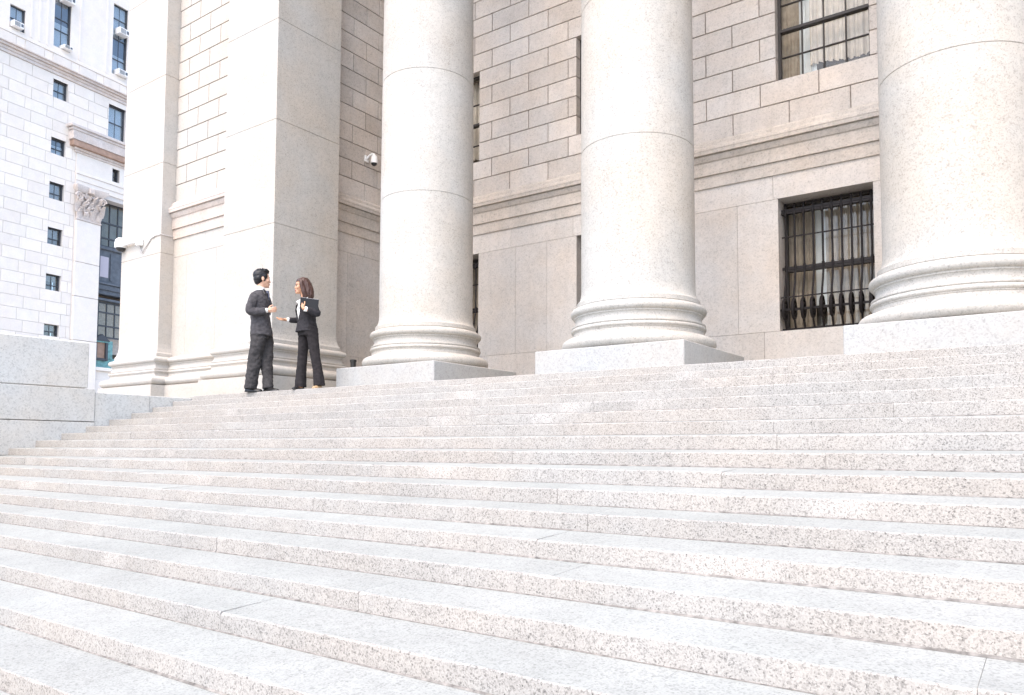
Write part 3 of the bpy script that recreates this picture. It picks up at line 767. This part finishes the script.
class Body(MB):
    def ell(s, c, r, n=20, m=12, rot=None):
        R = []; c = Vector(c)
        for i in range(m+1):
            a = -pi/2+pi*(i+.02)/(m+.04); row = []
            for j in range(n):
                p = Vector((r[0]*cos(a)*cos(2*pi*j/n), r[1]*cos(a)*sin(2*pi*j/n), r[2]*sin(a)))
                if rot: p = rot @ p
                row.append(tuple(c+p))
            R.append(row)
        s.rings(R)
    def stack(s, rows, f, n=32, sq=2.4):
        """horizontal super-ellipses: (cx, cy, z, half depth along f, half width)"""
        f = Vector((f[0], f[1], 0)).normalized(); g = Vector((-f.y, f.x, 0)); R = []
        for cx, cy, z, a, w in rows:
            row = []
            for j in range(n):
                t = 2*pi*j/n; ct, st_ = cos(t), sin(t)
                e = 2/sq; X = a*math.copysign(abs(ct)**e, ct); Y = w*math.copysign(abs(st_)**e, st_)
                p = Vector((cx, cy, z))+f*X+g*Y; row.append(tuple(p))
            R.append(row)
        s.rings(R)
    def limb(s, P, r, n=16):
        # resampled smooth limb
        P = [Vector(p) for p in P]; Q = []; rr = []
        for i in range(len(P)-1):
            for k in range(4):
                t = k/4; p0 = P[max(i-1, 0)]; p1 = P[i]; p2 = P[i+1]; p3 = P[min(i+2, len(P)-1)]
                Q.append(.5*((2*p1)+(-p0+p2)*t+(2*p0-5*p1+4*p2-p3)*t*t+(-p0+3*p1-3*p2+p3)*t**3)); rr.append(r[i]*(1-t)+r[i+1]*t)
        Q.append(P[-1]); rr.append(r[-1]); s.tube(Q, rr, n)
    def hand(s, w, d, pn, side, curl=.35, sc_=1.0, spread=.16):
        """w wrist, d pointing direction, pn palm normal, side = direction towards the thumb"""
        w = Vector(w); d = Vector(d).normalized(); pn = Vector(pn); pn = (pn-d*pn.dot(d)).normalized(); th = d.cross(pn); 
        if th.dot(Vector(side)) < 0: th = -th
        k = sc_
        rot = Matrix((d, th, pn)).transposed()
        s.ell(w+d*.045*k, (.05*k, .040*k, .015*k), rot=rot)
        s.limb([w-d*.02, w+d*.02*k, w+d*.05*k], [.024*k, .023*k, .02*k], 12)
        for i, ln in enumerate((.078, .088, .082, .064)):
            off = (.030-.0195*i)*k; base = w+d*.072*k+th*off; a = spread*(1.2-.8*i); dd = (d+th*a*.5).normalized()
            p = [w+d*.04*k+th*off*.8, base]; cur = 0
            for q, part in enumerate((.45, .3, .25)):
                cur += curl*(.8 if q == 0 else 1.1); v = dd*cos(cur)+pn*sin(cur); p.append(p[-1]+v*ln*part*k)
            s.tube(p, [.010*k, .0098*k, .0092*k, .0085*k, .0068*k], 8)
        b0 = w+d*.018*k+th*.022*k; t1 = b0+(th*.8+d*.55+pn*.35).normalized()*.038*k; t2 = t1+(d*.85+th*.45+pn*.35).normalized()*.032*k; t3 = t2+(d+pn*.3).normalized()*.024*k
        s.tube([w+d*.02*k+th*.008*k, b0, t1, t2, t3], [.014*k, .0135*k, .0115*k, .0105*k, .008*k], 8)
    def head(s, c, f, h, female=False):
        """c = centre of skull at eye height, f facing, h head height"""
        k = h/.235; f = Vector(f).normalized(); up = Vector((0, 0, 1)); g = up.cross(f)
        rot = Matrix((f, g, up)).transposed(); c = Vector(c)
        P = lambda x, y, z: c+f*x*k+g*y*k+up*z*k
        s.ell(P(-.012, 0, .028), (.098*k, .076*k, .092*k), rot=rot)
        s.ell(P(.022, 0, -.03), (.066*k, .062*k, .075*k), rot=rot)
        s.ell(P(.045, 0, -.078), (.042*k, .042*k, .036*k), rot=rot)     # jaw and chin
        s.ell(P(.072, 0, -.098), (.020*k, .022*k, .016*k), rot=rot)
        s.ell(P(.070, 0, .022), (.024*k, .05*k, .014*k), rot=rot)        # brow
        s.tube([P(.078, 0, .012), P(.089, 0, -.012), P(.099 if not female else .094, 0, -.032), P(.090, 0, -.040)], [.010*k, .010*k, .0125*k, .009*k], 10)   # nose
        s.ell(P(.084, 0, -.062), (.015*k, .026*k, .007*k), rot=rot); s.ell(P(.083, 0, -.072), (.014*k, .022*k, .007*k), rot=rot)      # lips
        for sg in (-1, 1):
            s.ell(P(.055, .04*sg, -.025), (.03*k, .026*k, .026*k), rot=rot)
            s.ell(P(-.008, .080*sg, -.012), (.019*k, .009*k, .032*k), rot=rot)   # ears
            s.ell(P(.073, .031*sg, .002), (.013*k, .014*k, .009*k), rot=rot)
        return P
def paint_face(me, P, f, k):
    eyes = [P(.088, sg*.031, .002) for sg in (-1, 1)]; brows = [P(.09, sg*.031, .024) for sg in (-1, 1)]; mouth = P(.097, 0, -.067)
    for p in me.polygons:
        c = p.center
        for e in eyes:
            d = c-e
            if abs(d.z) < .0065 and d.length < .019: p.material_index = 2
        for e in brows:
            d = c-e
            if abs(d.z) < .005 and d.length < .026: p.material_index = 2
        d = c-mouth
        if abs(d.z) < .012 and d.length < .028: p.material_index = 1
def cut_v(me, f, apex, top, halfw, back=False):
    """open the jacket front in a V: remove faces in front of the shirt"""
    bmx = bmesh.new(); bmx.from_mesh(me); f = Vector((f[0], f[1], 0)).normalized(); g = Vector((-f.y, f.x, 0)); dele = []
    for fc in bmx.faces:
        c = fc.calc_center_median(); d = c-Vector((apex[0], apex[1], 0))
        if d.dot(f) > -.0 and apex[2] < c.z:
            w = halfw*(c.z-apex[2])/(top-apex[2])
            if abs(d.dot(g)) < w: dele.append(fc)
    bmesh.ops.delete(bmx, geom=dele, context='FACES'); bmx.to_mesh(me); bmx.free()
def solid(o, th):
    m = o.modifiers.new('thickness', 'SOLIDIFY'); m.thickness = th; m.offset = -1
def shoe(toe_dir, heel, L_, w, hh, mat, name, parent, heelh=.02):
    b = Body(); d = Vector((toe_dir[0], toe_dir[1], 0)).normalized(); g = Vector((-d.y, d.x, 0)); R = []
    for t, ww, h in ((0, .55, .75), (.04, .8, .9), (.15, .9, 1.0), (.32, .82, .95), (.5, .9, .72), (.68, 1.0, .55), (.85, .9, .46), (.95, .62, .38), (1.0, .3, .25)):
        c = Vector(heel)+d*L_*t; row = []
        for k in range(14):
            a = pi*k/13; row.append(tuple(c+g*w/2*ww*cos(a)+Vector((0, 0, .006+hh*h*sin(a)))))
        R.append(row)
    b.rings(R)
    R2 = []
    for t, ww in ((-.01, .6), (.04, .88), (.15, .95), (.32, .84), (.5, .93), (.68, 1.06), (.85, .96), (.97, .66), (1.015, .3)):
        c = Vector(heel)+d*L_*t; R2.append([tuple(c+g*w/2*ww*q+Vector((0, 0, z))) for q, z in ((-1, 0), (1, 0), (1, .012), (-1, .012))])
    b.rings(R2)
    o = b.build(name, mat, smooth=50); o.parent = parent; return o

YAW = radians(35.5518)
# ---- man, facing image right
man = empty('person', (-1.3546*7.17, 7.17, E0+ZL+.001)); man.rotation_euler = (0, 0, YAW)
tag(man, 'man in a charcoal suit with short black hair, gesturing to the woman', 'person')
F = (.98, .18, 0); hc = (-.035, .015, 1.715)
B = Body(); hm = Vector((.88, .47, -.03)).normalized(); P = B.head(hc, hm, .262)
B.limb([(-.07, 0, 1.46), (-.06, .0, 1.56), (-.05, .01, 1.63), (-.045, .01, 1.68)], [.075, .06, .056, .05])
B.stack([(-.03, 0, .86, .08, .13), (-.04, 0, 1.0, .10, .15), (-.055, 0, 1.2, .105, .16), (-.065, 0, 1.36, .105, .175), (-.07, 0, 1.46, .075, .15), (-.06, 0, 1.50, .05, .07)], F)
B.stack([(-.03, 0, .80, .07, .12), (-.03, 0, .95, .08, .13)], F)
legs = {'n': [(-.03, -.085, .90), (-.07, -.095, .50), (-.145, -.085, .09)], 'f': [(-.0, .085, .90), (.055, .02, .50), (.10, -.05, .09)]}
for q in legs.values(): B.limb(q, [.082, .055, .038])
B.limb([(-.145, -.085, .09), (-.13, -.085, .05), (-.06, -.10, .035)], [.034, .03, .018]); B.limb([(.10, -.05, .09), (.115, -.06, .05), (.17, -.10, .035)], [.034, .03, .018])
armn = [(-.075, -.175, 1.43), (-.12, -.245, 1.18), (.115, -.20, 1.20)]; armf = [(-.06, .18, 1.43), (-.06, .24, 1.19), (.0, .22, .97)]
B.limb(armn, [.05, .042, .028]); B.limb(armf, [.05, .042, .028])
B.hand((.12, -.20, 1.20), (.95, .2, .15), (.25, .9, .25), (0, 0, 1), curl=.45); B.hand((.0, .22, .96), (.1, 0, -1), (.1, -1, 0), (1, 0, 0), curl=.4)
me = remesh(B, 'body', .0055, [M['skin_m'], M['lip'], M['eye']], 1); paint_face(me, P, F, 1); obj_from(me, 'body', man)
# hair
B = Body(); H = lambda x, y, z: P(x, y, z)
ff = Vector((.88, .47, 0)).normalized(); rot = Matrix((ff, Vector((-ff.y, ff.x, 0)), Vector((0, 0, 1)))).transposed()
kk = .262/.235
def hell(x, y, z, rx, ry, rz): B.ell(H(x, y, z), (rx*kk, ry*kk, rz*kk), rot=rot)
hell(-.028, 0, .048, .100, .085, .088); hell(-.050, 0, .0, .070, .083, .075); hell(-.062, 0, -.035, .048, .066, .052); hell(.030, 0, .098, .056, .060, .034)
for sg in (-1, 1): hell(.0, sg*.060, .030, .058, .026, .050); hell(.012, sg*.066, .0, .022, .014, .040)
rnd = random.Random(2)
for i in range(70):
    y = .06*sin(rnd.uniform(-1.6, 1.6)); x = rnd.uniform(-.09, .06)
    B.tube([H(x, y, .10), H(x+.010, y*1.02, .137-.28*abs(x+.01)+rnd.uniform(-.006, .005)), H(x+.024, y*1.02, .132-.38*abs(x))], [.014, .010, .004], 5)
me = remesh(B, 'hair', .006, M['hair_m'], 1)
wrinkle(me, .003, 45); obj_from(me, 'hair', man)
# shirt
B = Body(); B.stack([(-.03, 0, .9, .112, .165), (-.05, 0, 1.2, .116, .17), (-.062, 0, 1.36, .118, .185), (-.068, 0, 1.46, .088, .155), (-.062, 0, 1.515, .066, .075), (-.060, 0, 1.55, .065, .068), (-.060, 0, 1.565, .063, .066)], F)
B.limb([(-.065, 0, 1.50), (-.060, 0, 1.55), (-.058, 0, 1.585)], [.08, .069, .067])
B.limb([(.085, -.205, 1.20), (.13, -.2, 1.20)], [.034, .034])
me = remesh(B, 'shirt', .008, M['shirt'], 1); obj_from(me, 'shirt', man)
b = MB(); b.box(.058, .068, .0, .045, 1.2, 1.5); b.mbox(Matrix.Translation((.045, .02, 1.515)), .03, .045, .04); o = b.build('tie', M['tie']); o.parent = man
# jacket
B = Body(); B.stack([(-.028, 0, .845, .160, .205), (-.03, 0, .92, .157, .20), (-.04, 0, 1.05, .140, .187), (-.05, 0, 1.16, .133, .187), (-.058, 0, 1.30, .140, .20), (-.068, 0, 1.40, .135, .21), (-.075, 0, 1.455, .11, .195), (-.075, 0, 1.495, .082, .14), (-.06, 0, 1.535, .068, .082)], F)
B.limb([(-.075, -.165, 1.435), (-.105, -.225, 1.31), (-.125, -.25, 1.185), (-.03, -.235, 1.175), (.05, -.215, 1.187), (.10, -.203, 1.197)], [.070, .068, .062, .060, .053, .048])
B.limb([(-.065, .165, 1.435), (-.07, .22, 1.31), (-.06, .24, 1.19), (-.03, .235, 1.08), (-.005, .22, 1.0)], [.07, .068, .06, .056, .05])
me = remesh(B, 'jacket', .009, M['suit'], 2); cut_v(me, F, (-.05, 0, 1.16), 1.53, .07)
wrinkle(me, .010, 9, 3, .7); wrinkle(me, .006, 22, 8, 1.4)
# open bottom so that the trousers show below the hem
o = obj_from(me, 'jacket', man); solid(o, .006)
b = MB()
for sg in (-1, 1):
    pts = [Vector((.085, .03+sg*.004, 1.17)), Vector((.088, .02+sg*.065, 1.36)), Vector((.055, .02+sg*.085, 1.44)), Vector((.0, sg*.075, 1.545)), Vector((.03, sg*.045, 1.53)), Vector((.075, .02+sg*.02, 1.36))]
    b.add([tuple(p) for p in pts]+[tuple(p+Vector((.008, 0, 0))) for p in pts], [(0, 1, 2, 3, 4, 5), (6, 7, 8, 9, 10, 11)]+[(i, (i+1) % 6, 6+(i+1) % 6, 6+i) for i in range(6)])
o = b.build('lapel', M['suit'], smooth=40); o.parent = man
# trousers
B = Body(); B.stack([(-.03, 0, 1.0, .12, .165), (-.03, 0, .88, .135, .18), (-.03, 0, .80, .125, .175)], F)
B.limb([(-.035, -.08, .92), (-.055, -.09, .72), (-.085, -.095, .50), (-.115, -.09, .28), (-.140, -.085, .10), (-.145, -.085, .045)], [.118, .112, .096, .092, .092, .095])
B.limb([(.0, .08, .92), (.03, .06, .72), (.052, .03, .50), (.078, -.01, .28), (.105, -.045, .11), (.11, -.05, .055)], [.112, .105, .09, .083, .08, .083])
me = remesh(B, 'trousers', .009, M['trousers_m'], 2); wrinkle(me, .014, 8, 5, .8); wrinkle(me, .008, 20, 1, 1.2); obj_from(me, 'trousers', man)
shoe((.94, -.34), (-.225, -.04, 0), .285, .11, .085, M['shoe'], 'shoe', man); shoe((.84, -.54), (.045, -.02, 0), .31, .11, .085, M['shoe'], 'shoe', man)

# ---- woman, facing image left and towards the camera
wom = empty('person', (-1.2036*7.2, 7.2, E0+ZL+.001)); wom.rotation_euler = (0, 0, YAW); wom.scale = (1.03,)*3; wom.location += Matrix.Rotation(YAW, 3, 'Z') @ Vector((-.025, 0, 0))
tag(wom, 'woman with long brown hair in a black trouser suit and white shirt, hugging a folder', 'person')
F = Vector((-.66, -.75, 0)).normalized(); G = Vector((.75, -.66, 0)); hf = Vector((-.93, -.36, -.02)).normalized(); hc = (-.115, .0, 1.435)
B = Body(); P = B.head(hc, hf, .222, True)
B.limb([(-.045, .01, 1.20), (-.07, .005, 1.27), (-.09, .005, 1.34), (-.098, .0, 1.40)], [.06, .045, .044, .042])
tor = [(-.02, 0, .80, .08, .12), (-.03, 0, .90, .08, .115), (-.035, 0, 1.02, .09, .125), (-.035, 0, 1.12, .10, .14), (-.035, 0, 1.20, .075, .14), (-.045, .005, 1.245, .045, .07)]
B.stack(tor, F)
B.stack([(-.015, 0, .76, .07, .11), (-.02, 0, .82, .08, .12)], F)
B.limb([(-.072, .05, .80), (-.10, .055, .46), (-.10, .05, .08)], [.06, .04, .033]); B.limb([(.045, -.05, .80), (.108, -.08, .46), (.16, -.10, .09)], [.06, .04, .033])
B.limb([(-.10, .05, .08), (-.11, .04, .045), (-.14, -.01, .03)], [.03, .026, .018]); B.limb([(.165, -.10, .09), (.17, -.115, .05), (.15, -.16, .03)], [.03, .026, .018])
ra = [(-.125, .105, 1.195), (-.145, .115, .985), (-.315, .035, .975)]; la = [(.055, -.115, 1.20), (.145, -.175, 1.03), (.0, -.265, 1.075)]
B.limb(ra, [.042, .035, .024]); B.limb(la, [.042, .036, .025])
B.hand((-.325, .03, .975), (-.98, -.1, -.04), (.1, -.25, 1), (0, -1, 0), curl=.3, sc_=.93); B.hand((-.012, -.272, 1.08), (-.55, .25, .75), (.5, .75, .1), (.6, -.2, .5), curl=.5, sc_=.9)
me = remesh(B, 'body', .0052, [M['skin_w'], M['lip'], M['eye']], 1); paint_face(me, P, F, 1); obj_from(me, 'body', wom)
# hair
B = Body(); gg = Vector((0, 0, 1)).cross(hf); rot = Matrix((hf, gg, Vector((0, 0, 1)))).transposed(); bk = lambda x, y, z: P(x, y, z)
B.ell(bk(-.02, 0, .038), (.104, .085, .094), rot=rot)
B.ell(bk(-.055, 0, -.02), (.07, .084, .10), rot=rot)
B.limb([bk(-.05, .0, .03), bk(-.085, .015, -.06), bk(-.10, .03, -.15), bk(-.09, .045, -.23)], [.085, .082, .07, .035], 18)
for sg in (-1, 1): B.limb([bk(.02, sg*.062, .06), bk(.0, sg*.082, -.02), bk(-.02, sg*.088, -.10), bk(-.04, sg*.085, -.17), bk(-.05, sg*.075, -.215)], [.03, .03, .034, .03, .014], 12)
me = remesh(B, 'hair', .006, M['hair_w'], 2)
bmx = bmesh.new(); bmx.from_mesh(me); c0 = P(0, 0, 0)
dl = [fc for fc in bmx.faces if (fc.calc_center_median()-c0).dot(hf) > .030 and (fc.calc_center_median()-c0).z < .062 and abs((fc.calc_center_median()-c0).dot(gg)) < .07]
bmesh.ops.delete(bmx, geom=dl, context='FACES'); bmx.to_mesh(me); bmx.free(); wrinkle(me, .006, 38, 2, .22); o = obj_from(me, 'hair', wom); solid(o, .01)
B = Body(); B.stack([(a-.012, c_, z, d*1.12, w*1.0) for a, c_, z, d, w in tor[:4]]+[(-.042, 0, 1.205, .085, .13), (-.05, .005, 1.25, .056, .075), (-.062, .005, 1.275, .05, .055)], F)
B.limb([(.03, -.245, 1.068), (-.004, -.263, 1.077)], [.036, .036]); B.limb([(-.29, .047, .976), (-.325, .032, .976)], [.029, .029])
me = remesh(B, 'shirt', .007, M['shirt'], 1); wrinkle(me, .003, 30); obj_from(me, 'shirt', wom)
b = MB()
for sg in (-1, 1):
    c = Vector((-.055, .005, 0)); pts = [c+F*.075+G*sg*.015+Vector((0, 0, 1.165)), c+F*.095+G*sg*.085+Vector((0, 0, 1.215)), c+F*.02+G*sg*.075+Vector((0, 0, 1.268)), c-F*.01+G*sg*.05+Vector((0, 0, 1.285))]
    b.add([tuple(p) for p in pts]+[tuple(p+F*.008+Vector((0, 0, .004))) for p in pts], [(0, 1, 2, 3), (4, 5, 6, 7)]+[(i, (i+1) % 4, 4+(i+1) % 4, 4+i) for i in range(4)])
o = b.build('collar', M['shirt'], smooth=40); o.parent = wom
B = Body(); B.stack([(-.035, 0, .795, .135, .165), (-.037, 0, .86, .122, .15), (-.04, 0, .93, .112, .138), (-.045, 0, 1.03, .12, .145), (-.05, 0, 1.11, .132, .158), (-.05, 0, 1.18, .115, .158), (-.04, 0, 1.222, .075, .12), (-.047, .005, 1.25, .058, .075)], F)
B.limb([(-.115, .10, 1.185), (-.140, .118, 1.08), (-.150, .118, .985), (-.215, .08, .975), (-.295, .045, .976)], [.056, .05, .046, .043, .036])
B.limb([(.045, -.105, 1.19), (.105, -.15, 1.11), (.150, -.180, 1.025), (.095, -.215, 1.045), (.03, -.245, 1.067)], [.058, .053, .05, .047, .041])
me = remesh(B, 'jacket', .008, M['suit_w'], 2); cut_v(me, F, (-.075, .01, .93), 1.27, .13)
wrinkle(me, .007, 12, 3, .8); wrinkle(me, .004, 28, 8, 1.4); o = obj_from(me, 'jacket', wom); solid(o, .005)
B = Body(); B.stack([(-.03, 0, .99, .101, .118), (-.03, 0, .90, .100, .12), (-.03, 0, .885, .095, .118)], F); o = B.build('belt', M['belt'], smooth=50); o.parent = wom
B = Body(); B.stack([(-.03, 0, .90, .098, .14), (-.02, 0, .82, .115, .155), (-.015, 0, .74, .11, .155)], F)
B.limb([(-.072, .05, .84), (-.088, .055, .66), (-.100, .055, .48), (-.115, .058, .28), (-.120, .055, .10), (-.120, .055, .035)], [.090, .080, .064, .066, .078, .084])
B.limb([(.04, -.05, .84), (.070, -.065, .66), (.105, -.08, .48), (.145, -.095, .28), (.175, -.11, .10), (.18, -.11, .045)], [.090, .078, .064, .067, .079, .084])
me = remesh(B, 'trousers', .008, M['trousers_w'], 2); wrinkle(me, .008, 9, 5, .6); wrinkle(me, .004, 24, 1, 1.2); obj_from(me, 'trousers', wom)
shoe((-.45, -.9), (-.095, .10, 0), .21, .075, .06, M['shoe'], 'shoe', wom); shoe((-.25, -.95), (.185, -.06, .0), .20, .075, .06, M['shoe_w'], 'shoe', wom)
# folder
fo = empty('folder'); fo.parent = None
loc = Vector(wom.location)+Matrix.Rotation(YAW, 3, 'Z') @ Vector((.055, -.245, 1.175)); fo.location = loc; fo.rotation_euler = (radians(8), radians(6), YAW+radians(12))
tag(fo, 'black folder clutched against the woman by her near hand', 'folder')
b = MB(); b.box(-.125, .125, -.014, -.008, -.08, .08, .002); b.box(-.125, .125, .008, .014, -.08, .08, .002); b.box(.119, .125, -.008, .008, -.08, .08); b.box(-.125, .119, -.008, .008, -.08, -.076)
o = b.build('cover', M['folder']); o.parent = fo
b = MB(); b.box(-.12, .117, -.007, .007, -.075, .083); o = b.build('papers', M['paper']); o.parent = fo

# ------------------------------------------------------------------ camera, light, world
cd = bpy.data.cameras.new('camera'); cam = bpy.data.objects.new('camera', cd); COL.objects.link(cam); sc.camera = cam
F_, YAW_, PIT, ROL, CY = 770.907, .620495720, .0577696096, .00361632788, 404.4255
cd.sensor_fit = 'HORIZONTAL'; cd.sensor_width = 36; cd.lens = F_/1024*36; cd.shift_y = (CY-347.5)/1024; cd.clip_end = 1500; cd.clip_start = .05
fw = Vector((-sin(YAW_)*cos(PIT), cos(YAW_)*cos(PIT), sin(PIT))); rt = Vector((cos(YAW_), sin(YAW_), 0)); up = rt.cross(fw)
r2 = rt*cos(ROL)+up*-sin(-ROL)*-1*-1; 
c_, s_ = cos(ROL), sin(ROL)
rt2 = rt*c_+up*s_; up2 = -rt*s_+up*c_
m = Matrix((rt2, up2, -fw)).transposed().to_4x4(); m.translation = Vector((0, 0, E0)); cam.matrix_world = m

SUN_EL, SUN_AZ = 58, 172          # azimuth measured clockwise from +Y (north)
az, el = radians(SUN_AZ), radians(SUN_EL)
sd = Vector((sin(az)*cos(el), cos(az)*cos(el), sin(el)))
ld = bpy.data.lights.new('sun', 'SUN'); ld.energy = .5; ld.angle = radians(75); ld.color = (1, .945, .85)
lo = bpy.data.objects.new('sun', ld); COL.objects.link(lo); lo.rotation_euler = sd.to_track_quat('Z', 'Y').to_euler()
w = bpy.data.worlds.new('World'); sc.world = w; w.use_nodes = True; nt = w.node_tree
sk = nt.nodes.new('ShaderNodeTexSky'); sk.sky_type = 'NISHITA'; sk.sun_disc = False; sk.sun_elevation = el; sk.sun_rotation = az
sk.air_density = 1.0; sk.dust_density = 3.0; sk.ozone_density = 1.0
bg = nt.nodes['Background']; bg.inputs[1].default_value = .15; nt.links.new(sk.outputs[0], bg.inputs[0])
sc.view_settings.view_transform = 'Standard'; sc.view_settings.look = 'None'; sc.view_settings.gamma = 1; sc.view_settings.use_curve_mapping = False
sc.view_settings.exposure = 1.86
sc.cycles.max_bounces = 8; sc.cycles.diffuse_bounces = 5; sc.cycles.transparent_max_bounces = 12
